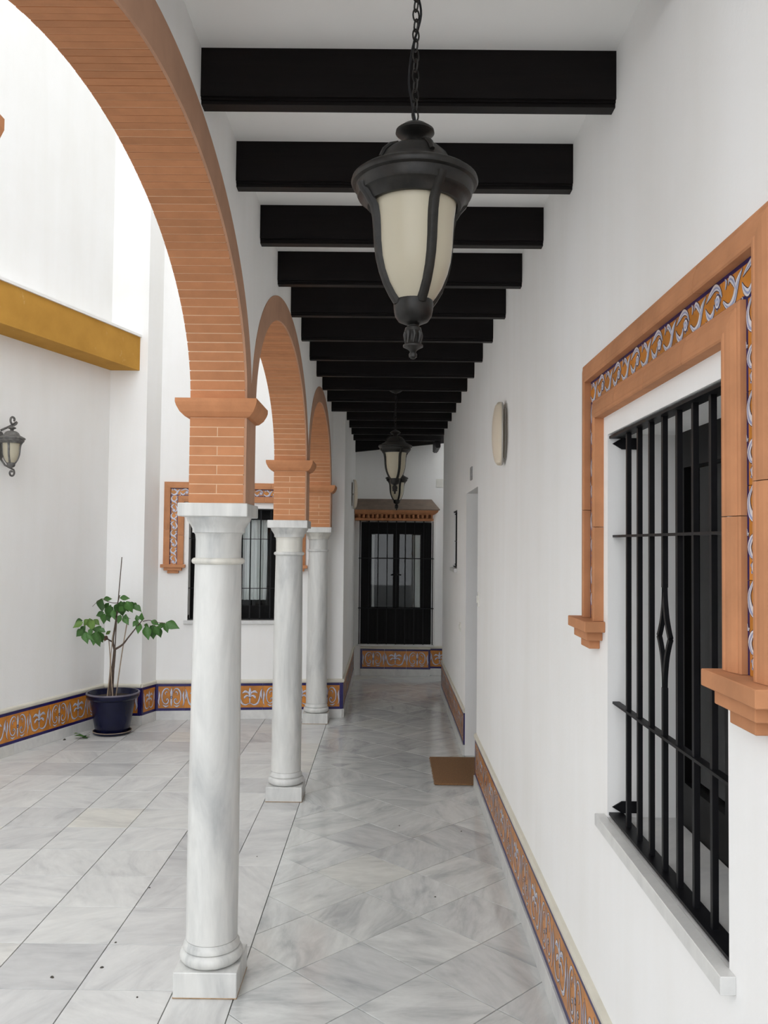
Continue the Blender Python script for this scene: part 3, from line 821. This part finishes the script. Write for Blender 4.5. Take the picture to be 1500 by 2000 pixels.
b = MB().box((cl, -.15, 0), (.50, 0, .085)); obj('frieze', b.mesh('terracotta'), t)
dm = boxm((-.0145, -.262, .038), (.0145, -.15, .085), 'terracotta')
for k in range(17): obj('dentil', dm, t, (cl+.065+k*.0635, 0, 0))
b = MB().box((cl, -.235, 0), (.52, -.15, .034)); obj('lower_fillet', b.mesh('terracotta'), t)

# ------------------------------------------------------------------ lanterns
LM = {}
LM['canopy_plate'] = MB().lathe([(.055, 0), (.055, -.006), (.035, -.018), (.012, -.026), (.005, -.03)], 28).mesh('aged_bronze', True)
def ring_pts(a, b_, n=14): return [(a*math.cos(2*PI*k/n), 0, b_*math.sin(2*PI*k/n)) for k in range(n)]
LM['chain_link'] = MB().tube(ring_pts(.0085, .0165), .0022, 6, True).mesh('aged_bronze', True)
# heights relative to eye: z = value + CAM_H for the near lantern
LM['cap'] = MB().lathe([(.006, 1.020), (.012, 1.016), (.030, 1.008), (.046, .996), (.047, .990), (.040, .984), (.024, .978), (.018, .968), (.022, .960), (.030, .956)], 36).mesh('aged_bronze', True)
LM['dome'] = MB().lathe([(.028, .958), (.046, .955), (.064, .946), (.079, .932), (.088, .914), (.096, .903), (.100, .900), (.112, .896), (.128, .886), (.140, .878)], 48).mesh('aged_bronze', True)
LM['rim'] = MB().lathe([(.130, .882), (.143, .880), (.151, .874), (.153, .867), (.150, .860), (.142, .857), (.140, .850), (.139, .838), (.136, .832), (.128, .829), (.122, .822), (.117, .814), (.113, .809), (.104, .809), (.106, .84), (.12, .87)], 56, cap=False).mesh('aged_bronze', True)
gp = [(.104, .84), (.101, .81), (.0965, .780), (.094, .745), (.0925, .710), (.0885, .675), (.081, .645), (.069, .615), (.055, .592), (.042, .575)]
LM['glass_bowl'] = MB().lathe(gp, 48, cap=False).mesh('frosted_glass', True, angle=80)
def rib(scale_w=1.0):
    pr = [(.146, .845), (.140, .832), (.125, .815), (.1125, .795), (.107, .770), (.104, .740), (.1015, .705), (.0965, .672), (.088, .642), (.076, .613), (.061, .588), (.048, .570)]
    v = []; f = []; w_ = .0125
    for r_, z in pr: v += [(r_-.012, -w_, z), (r_, -w_*.7, z-.001), (r_+.003, 0, z-.002), (r_, w_*.7, z-.001), (r_-.012, w_, z)]
    for i in range(len(pr)-1):
        for k in range(5):
            k2 = (k+1) % 5; f.append((i*5+k, i*5+k2, i*5+5+k2, i*5+5+k))
    f += [(0, 1, 2, 3, 4), tuple(range(len(v)-5, len(v)))]
    return MB().add(v, f).mesh('aged_bronze', True, angle=50)
LM['rib'] = rib()
LM['dome_strap'] = MB().tube([(.090, 0, .915), (.080, 0, .934), (.064, 0, .949), (.045, 0, .958)], [.006, .007, .007, .005], 8).mesh('aged_bronze', True)
LM['bottom_cup'] = MB().lathe([(.040, .584), (.046, .582), (.048, .574), (.047, .560), (.044, .544), (.036, .532), (.022, .526), (.014, .522), (.012, .516)], 36).mesh('aged_bronze', True)
fb = MB().lathe([(.012, .520), (.019, .516), (.021, .508), (.017, .500), (.016, .488), (.019, .478), (.024, .474), (.024, .470), (.016, .466), (.010, .462), (.007, .458), (.010, .452), (.0095, .446), (.004, .441)], 24)
for k in range(8):
    a = 2*PI*k/8; fb.tube([(.016*math.cos(a), .016*math.sin(a), .514), (.020*math.cos(a+.15), .020*math.sin(a+.15), .498), (.018*math.cos(a), .018*math.sin(a), .478)], [.003, .0045, .002], 6)
LM['finial'] = fb.mesh('aged_bronze', True)
RIBA = [math.radians(q) for q in (-65, 25, 115, 205)]
def lantern(label, x, y, ztop, rot=0.0, sc=1.0):
    t = thing('hanging_lantern', label, 'lantern', (x, y, ztop), 0, 'hanging lanterns under the beams')
    dz = CAM_H-ztop
    obj('canopy_plate', LM['canopy_plate'], t)
    n = 13; z0 = -.03; z1 = 1.022+dz
    for k in range(n):
        obj('chain_link', LM['chain_link'], t, (0, 0, z0+(z1-z0)*(k+.5)/n), (0, 0, (k % 2)*PI/2+.5), (1, 1, abs(z1-z0)/n/.0265))
    pts = catmull([(0, 0, z0), (.012, 0, z0-.06), (-.008, .006, z0-.14), (-.016, 0, z0-.22), (-.010, 0, z0-.27), (0, 0, z1)], 6)
    obj('cable', MB().tube(pts, .0028, 6).mesh('iron', True), t)
    for k in ('cap', 'dome', 'rim', 'glass_bowl', 'bottom_cup', 'finial'): obj(k, LM[k], t, (0, 0, dz))
    for a in RIBA:
        obj('rib', LM['rib'], t, (0, 0, dz), (0, 0, a+rot)); obj('dome_strap', LM['dome_strap'], t, (0, 0, dz), (0, 0, a+rot))
    return t
lantern('large aged bronze lantern with frosted glass hanging nearest the camera', .056, 2.02, 3.243)
lantern('middle bronze hanging lantern partly covering the farthest one', .060, 7.60, 3.243)
lantern('farthest bronze hanging lantern in front of the end wall canopy', .115, 11.33, 3.243)

# wall lantern on the left patio wall
wy = 7.22; wx = LW(wy); th = math.atan2(1, .307)
t = thing('wall_lantern', 'grey iron scroll wall lantern at the left picture edge', 'lantern', (wx, wy, 2.40), th)
# local: x along wall, -y out of wall
LX = .0; LY = -.125; k_ = .72
def recol(me): 
    m2 = me.copy(); m2.materials.clear(); m2.materials.append(MATS['weathered_iron']); return m2
zoff = .325-.867*k_
for k in ('dome', 'rim', 'bottom_cup'): obj(k, recol(LM[k]), t, (LX, LY, zoff), (0, 0, 0), (k_,)*3)
obj('cap', recol(LM['cap']), t, (LX, LY, zoff-.0), (0, 0, 0), (k_,)*3)
obj('glass_bowl', LM['glass_bowl'], t, (LX, LY, zoff), (0, 0, 0), (k_,)*3)
ribm = recol(LM['rib'])
for a in (0, 1, 2, 3): obj('rib', ribm, t, (LX, LY, zoff), (0, 0, a*PI/2+.4), (k_,)*3)
sp_ = spiral(.0, .485, .012, .048, -.5, -.5+2.1*PI, 18)
top = [(p[0]+.012, LY, p[1]) for p in sp_]
obj('top_scroll', MB().tube(catmull([Vector(q) for q in top], 3)+[Vector((.02, LY*.6, .43)), Vector((0, -.01, .40))], .009, 8).mesh('weathered_iron', True), t)
sp2 = spiral(.0, .035, .010, .036, .5, .5+2.1*PI, 18)
obj('bottom_scroll', MB().tube([(p[0]+.008, LY, p[1]) for p in sp2]+[(.0, LY*.5, .10), (0, -.01, .16)], .008, 8).mesh('weathered_iron', True), t)
obj('back_plate', MB().prism([(.05*math.cos(q*PI/8), .12*math.sin(q*PI/8)) for q in range(16)], -.014, 0, axis='y').mesh('weathered_iron'), t, (0, 0, .27))

# ------------------------------------------------------------------ ochre beam on the left wall
d = Vector((.307, 1)).normalized(); nrm = Vector((d.y, -d.x))
pA = Vector((LW(4.0), 4.0)); pB = Vector((LW(8.69), 8.69)); o_ = .285
poly = [pA, pB, pB+Vector((o_*1.045, 0)), pA+nrm*o_]
t = thing('ochre_beam', 'ochre yellow painted beam ledge high on the left patio wall', 'beam', (0, 0, 3.62))
obj('body', MB().prism([tuple(p) for p in poly], 0, .345).mesh('ochre_paint'), t)
poly2 = [pA, pB, pB+Vector(((o_+.018)*1.045, 0)), pA+nrm*(o_+.018)]
obj('white_capping', MB().prism([tuple(p) for p in poly2], .345, .37).mesh('white_plaster'), t)
# ------------------------------------------------------------------ wall sconces, plaque, switches
def sconce(label, loc, th):
    t = thing('wall_sconce', label, 'wall lamp', loc, th, 'half-oval wall sconces')
    # local x along wall, -y out; oval bowed shade
    n = 20; v = []; f = []
    H, Wd, D = .185, .125, .068
    for i in range(n+1):
        u = -1+2*i/n; hw = Wd*math.sqrt(max(0, 1-abs(u)**2.6))+.012
        for j in range(9):
            s_ = -1+2*j/8; v.append((hw*s_, -D*(1-.55*s_*s_)*(.55+.45*math.sqrt(max(0, 1-u*u)))-.004, u*H))
    for i in range(n):
        for j in range(8): f.append((i*9+j, i*9+j+1, i*9+10+j, i*9+9+j))
    me = me_from(v, f, 'sconce_glass', smooth=True); sh = obj('shade', me, t)
    m_ = sh.modifiers.new('thick', 'SOLIDIFY'); m_.thickness = .006; m_.offset = 1
    rim = []
    for i in range(n+1): rim.append(v[i*9])
    rim2 = [v[i*9+8] for i in range(n, -1, -1)]
    obj('rim', MB().tube(rim+rim2, .006, 6, True).mesh('sconce_metal', True), t)
    obj('back_plate', boxm((-.05, -.012, -.15), (.05, 0, .15), 'sconce_metal', .003), t)
    obj('bracket', boxm((-.012, -.06, -.01), (.012, -.012, .01), 'sconce_metal'), t)
sconce('cream oval half-bowl wall sconce on the right wall', (XR, 5.10, 2.535), -PI/2)
sconce('pale oval wall sconce seen edge-on on the far left corridor wall', (XN, 11.0, 2.50), PI/2)
o = obj('number_plaque', boxm((-.055, -.012, -.055), (.055, 0, .055), 'plaque_grey', .003), None, (XR, 7.1, 2.46), (0, 0, -PI/2)); tag(o, 'small square grey plaque above the right doorway', 'plaque')
def plate(name, label, cat, y, z, wd, hg):
    t = thing(name, label, cat, (XR, y, z), -PI/2)
    obj('cover', boxm((-wd/2, -.010, -hg/2), (wd/2, 0, hg/2), 'white_plastic', .002), t)
    obj('button', boxm((-wd*.28, -.018, -hg*.25), (wd*.28, -.010, hg*.25), 'white_plastic', .002), t)
plate('doorbell', 'small white doorbell beside the near edge of the doorway', 'doorbell', 6.50, 1.45, .05, .11)
plate('light_switch', 'small white switch on the right wall beyond the doorway', 'switch', 8.07, 1.09, .08, .08)
o = obj('junction_box', MB().box((-.05, -.006, -.06), (.05, 0, .06)).box((-.044, -.009, -.054), (.044, -.006, .054)).mesh('white_plastic'), None, (.74, YE, 2.74)); tag(o, 'flat white junction box cover on the end wall near the right corner', 'junction box')

# ------------------------------------------------------------------ doormat
t = thing('doormat', 'brown coir doormat lying before the right doorway', 'doormat', (.59, 7.08, .0))
b = MB(); nx, ny = 14, 26; v = []; f = []
hx, hy = .205, .415
b.box((-hx, -hy, .001), (hx, hy, .014)); obj('pile', b.mesh('coir', bevel=.003), t)
fr = MB()
for k in range(260):
    sd = k % 4; u = random.uniform(-1, 1)
    if sd < 2: x = (hx if sd else -hx); y = u*hy; dx = .006*(1 if sd else -1); dy = random.uniform(-.003, .003)
    else: y = (hy if sd == 3 else -hy); x = u*hx; dy = .006*(1 if sd == 3 else -1); dx = random.uniform(-.003, .003)
    fr.tube([(x, y, .007), (x+dx, y+dy, .004)], .0012, 3)
o = obj('frayed_edge', fr.mesh('coir'), t); o['kind'] = 'stuff'

# ------------------------------------------------------------------ potted plant
PX, PY = -2.655, 8.32
t = thing('potted_shrub', 'young leafy shrub tied to canes in a dark blue glazed pot', 'potted plant', (PX, PY, 0))
obj('saucer', MB().lathe([(.12, .003), (.165, .003), (.178, .012), (.184, .030), (.178, .030), (.170, .016), (.12, .014)], 40).mesh('blue_glaze', True), t)
obj('saucer_rim', MB().lathe([(.1845, .026), (.1845, .031), (.178, .0315)], 40, cap=False).mesh('cane', True), t)
pot = obj('pot', MB().lathe([(.10, .016), (.145, .016), (.158, .03), (.178, .13), (.200, .26), (.212, .33), (.240, .345), (.250, .362), (.252, .392), (.247, .398), (.236, .396), (.228, .37), (.215, .34)], 48, cap=False).mesh('blue_glaze', True), t)
obj('rim_edge', MB().lathe([(.2525, .386), (.2525, .396), (.247, .401), (.236, .399)], 48, cap=False).mesh('pot_rim_wear', True), pot)
obj('soil', MB().lathe([(.001, .352), (.12, .350), (.222, .345)], 32, cap=False).mesh('soil', True), t)
KZ = PY/F_PX    # metres per photo pixel at the pot
def pp(x, y, dy=0.0):
    """offset of a twig point dy in front of or behind the stem"""
    lx = PX+(x-222)*KZ-(1425-y)*KZ*.0195; lz = (1428-y)*KZ; k = (PY+dy)/PY
    return Vector((lx*k-PX, dy, CAM_H+(lz-CAM_H)*k))
def z7(x, y): return (120+x*.19, 1070+y*.19)
def branch(name, pts, rads, mat, k=5):
    P = catmull([pp(*z7(x, y), d_) for x, y, d_ in pts], k); n = len(P)
    R_l = [rads[0]+(rads[-1]-rads[0])*i/(n-1) for i in range(n)]
    return obj(name, MB().tube(P, R_l, 8).mesh(mat, True), t)
branch('stem', [(505, 1510, 0), (520, 1370, 0), (545, 1200, .01), (560, 1040, .0)], (.022, .014), 'bark')
branch('branch', [(560, 1040, 0), (540, 950, .0), (560, 820, -.01), (580, 680, -.01), (590, 560, 0), (612, 480, 0)], (.013, .004), 'bark')
branch('branch', [(562, 1035, 0), (640, 985, -.02), (700, 910, -.04), (780, 810, -.06), (862, 712, -.08)], (.011, .004), 'bark')
branch('branch', [(540, 960, 0), (500, 938, -.05), (450, 905, -.10), (380, 850, -.17)], (.009, .003), 'bark')
branch('branch', [(850, 745, -.07), (920, 735, -.1), (1000, 755, -.12), (1080, 760, -.14)], (.004, .0025), 'bark')
branch('branch', [(590, 560, 0), (540, 560, .0), (480, 545, -.02), (420, 520, -.03), (330, 600, -.05)], (.004, .002), 'bark')
branch('branch', [(585, 700, -.01), (640, 700, .02), (720, 720, .03)], (.004, .002), 'bark')
branch('cane', [(540, 1510, .02), (575, 800, -.02), (632, 90, -.02)], (.006, .0045), 'bark')
branch('cane', [(575, 1510, .05), (630, 1100, .05), (690, 740, .05)], (.006, .0055), 'cane')
branch('cane', [(485, 1510, -.03), (515, 1200, -.03), (500, 940, -.03)], (.006, .005), 'cane')
branch('cane', [(540, 1510, -.05), (520, 1150, -.04), (545, 860, -.03)], (.005, .004), 'cane')
def leaf_mesh(L, W_, mat, curl):
    n = 7; v = []; f = []
    prof = [.04, .55, .92, 1.0, .85, .55, .25, .0]
    for i in range(n+1):
        s_ = i/n; z = -curl*s_*s_*L; hw = W_*.5*prof[i]
        v += [(s_*L, -hw, z+hw*.30), (s_*L, 0, z), (s_*L, hw, z+hw*.30)]
    for i in range(n):
        for k in (0, 1): f.append((i*3+k, i*3+k+3, i*3+k+4, i*3+k+1))
    nv = len(v); v2 = [(x, y, z-.0012) for x, y, z in v]; f2 = [tuple(q+nv for q in reversed(p)) for p in f]
    edge = []
    ring = [i*3 for i in range(n+1)]+[i*3+2 for i in range(n, -1, -1)]
    for a, b__ in zip(ring, ring[1:]+ring[:1]): edge.append((a, b__, b__+nv, a+nv))
    return me_from(v+v2, f+f2+edge, mat, smooth=True)
LEAF = [leaf_mesh(1.0, .55, 'leaf_green', .25), leaf_mesh(1.0, .62, 'leaf_green', .5), leaf_mesh(1.0, .58, 'leaf_pale', .35), leaf_mesh(1.0, .45, 'leaf_dry', .6)]
# (base x, base y, tip x, tip y, depth, mesh)
leaves = [(430, 520, 395, 645, -.03, 1), (440, 530, 400, 590, .02, 0), (440, 525, 520, 515, -.02, 0), (500, 560, 455, 625, .03, 0), (520, 580, 485, 720, -.02, 0), (540, 600, 500, 650, .03, 1),
          (540, 630, 550, 715, -.03, 0), (450, 660, 372, 690, .0, 0), (460, 670, 425, 765, -.03, 1), (470, 680, 500, 740, .03, 0), (610, 510, 700, 505, 0, 0), (620, 540, 640, 680, -.04, 1), (610, 560, 570, 660, .03, 1),
          (680, 540, 725, 640, -.03, 1), (690, 560, 765, 600, .02, 1), (650, 545, 690, 640, .04, 0), (760, 580, 820, 630, -.02, 0), (740, 570, 790, 590, .03, 0), (620, 680, 590, 760, -.02, 0), (650, 690, 690, 765, .02, 0), (600, 600, 650, 640, -.06, 1),
          (230, 745, 125, 780, -.05, 1), (235, 760, 140, 800, -.09, 2), (290, 730, 235, 790, -.06, 2), (300, 720, 330, 830, -.08, 2), (345, 730, 390, 780, -.1, 2), (350, 740, 300, 830, -.12, 2), (260, 800, 205, 870, -.08, 0), (250, 850, 270, 960, -.06, 0),
          (280, 870, 320, 930, -.1, 1), (330, 830, 290, 880, -.11, 0), (370, 850, 370, 995, -.12, 1), (390, 850, 420, 960, -.08, 1), (400, 830, 455, 850, -.1, 0), (360, 860, 335, 970, -.07, 1), (240, 830, 165, 900, -.08, 0), (420, 850, 345, 800, -.05, 1), (480, 850, 505, 880, -.05, 2),
          (495, 935, 430, 900, -.07, 3), (490, 925, 440, 935, -.05, 3),
          (790, 740, 750, 790, -.06, 0), (800, 740, 785, 690, -.08, 0), (820, 760, 795, 855, -.06, 0), (840, 740, 830, 675, -.07, 0), (860, 780, 910, 800, -.1, 0), (880, 790, 900, 910, -.12, 0), (950, 780, 945, 910, -.1, 1), (960, 790, 1010, 880, -.13, 0),
          (1000, 790, 1020, 900, -.1, 0), (930, 740, 1005, 770, -.12, 0), (1000, 800, 1075, 770, -.1, 0), (1075, 770, 1100, 845, -.14, 0), (1085, 755, 1195, 800, -.13, 0), (1060, 780, 1000, 800, -.14, 1), (920, 790, 985, 850, -.08, 1), (690, 700, 655, 700, .02, 0), (810, 760, 760, 755, -.09, 0)]
for bx_, by_, tx_, ty_, d_, mi in leaves:
    if bx_ < 440 and by_ > 700: d_ -= .16
    P0 = pp(*z7(bx_, by_), d_); P1 = pp(*z7(tx_, ty_), d_+random.uniform(-.04, .03))
    ax = P1-P0; L = ax.length; ax.normalize()
    up = Vector((random.uniform(-.3, .3), -1.0, random.uniform(.2, .9))); up = (up-ax*up.dot(ax)).normalized(); sd = up.cross(ax)
    mt = Matrix((ax, sd, up)).transposed().to_4x4()
    o = obj('leaf', LEAF[mi], t, P0, mt.to_euler(), (L*1.2, max(L, .07)*1.35, L))
# fallen leaves beside the saucer
fl = [(-2.93, 8.06, .3, .15, 'curled green fallen leaf farthest left beside the saucer', 0), (-2.80, 8.10, 2.6, .11, 'green fallen leaf touching the blue pot saucer', 1), (-2.97, 8.17, .9, .10, 'pale green fallen leaf behind the others by the saucer', 2)]
for x, y, a, L, lab, mi in fl:
    o = obj('fallen_leaf', LEAF[mi], None, (x, y, .012+.25*L*.5), (0, .1, a), (L, L, L*.8)); tag(o, lab, 'leaf', 'fallen leaves by the pot')
def floor_pt(x, y):
    ray = _F*F_PX+_r2*(x-750)-_u2*(y-1000); k = -CAM_H/ray.z; return ray.x*k, ray.y*k
specks = [((126, 1445), .018, 'round brown seed pod on the patio floor left of the blue pot'), ((102, 1909), .010, 'dark speck of debris on the lower left patio floor'), ((199, 1890), .009, 'dark speck beside the long dark floor joint, lower left'),
          ((226, 1841), .006, 'tiny dark speck near the foreground column foot'), ((268, 1948), .006, 'tiny dark speck left of the foreground plinth'), ((292, 1734), .006, 'tiny brown speck left of the foreground shaft'),
          ((850, 1752), .006, 'dark speck on a corridor tile in the foreground'), ((780, 1613), .006, 'dark speck on a mid-corridor marble tile'), ((901, 1624), .006, 'dark speck near the right dado below the doormat'), ((502, 1673), .005, 'tiny speck on the border slab between the columns')]
for (px, py), r_, lab in specks:
    x, y = floor_pt(px, py)
    v = [(r_*math.cos(q*PI/4)*(1+.3*math.sin(q*2.3)), .7*r_*math.sin(q*PI/4), 0) for q in range(8)]
    b = MB(); b.add([(p[0], p[1], .0) for p in v]+[(p[0]*.6, p[1]*.6, r_*.5) for p in v]+[(0, 0, r_*.62)], [(i, (i+1) % 8, 8+(i+1) % 8, 8+i) for i in range(8)]+[(8+i, 8+(i+1) % 8, 16) for i in range(8)]+[tuple(range(7, -1, -1))])
    o = obj('dirt_speck', b.mesh('speck'), None, (x, y, .0002), (0, 0, random.uniform(0, 3))); tag(o, lab, 'debris', 'specks of debris on the floor')
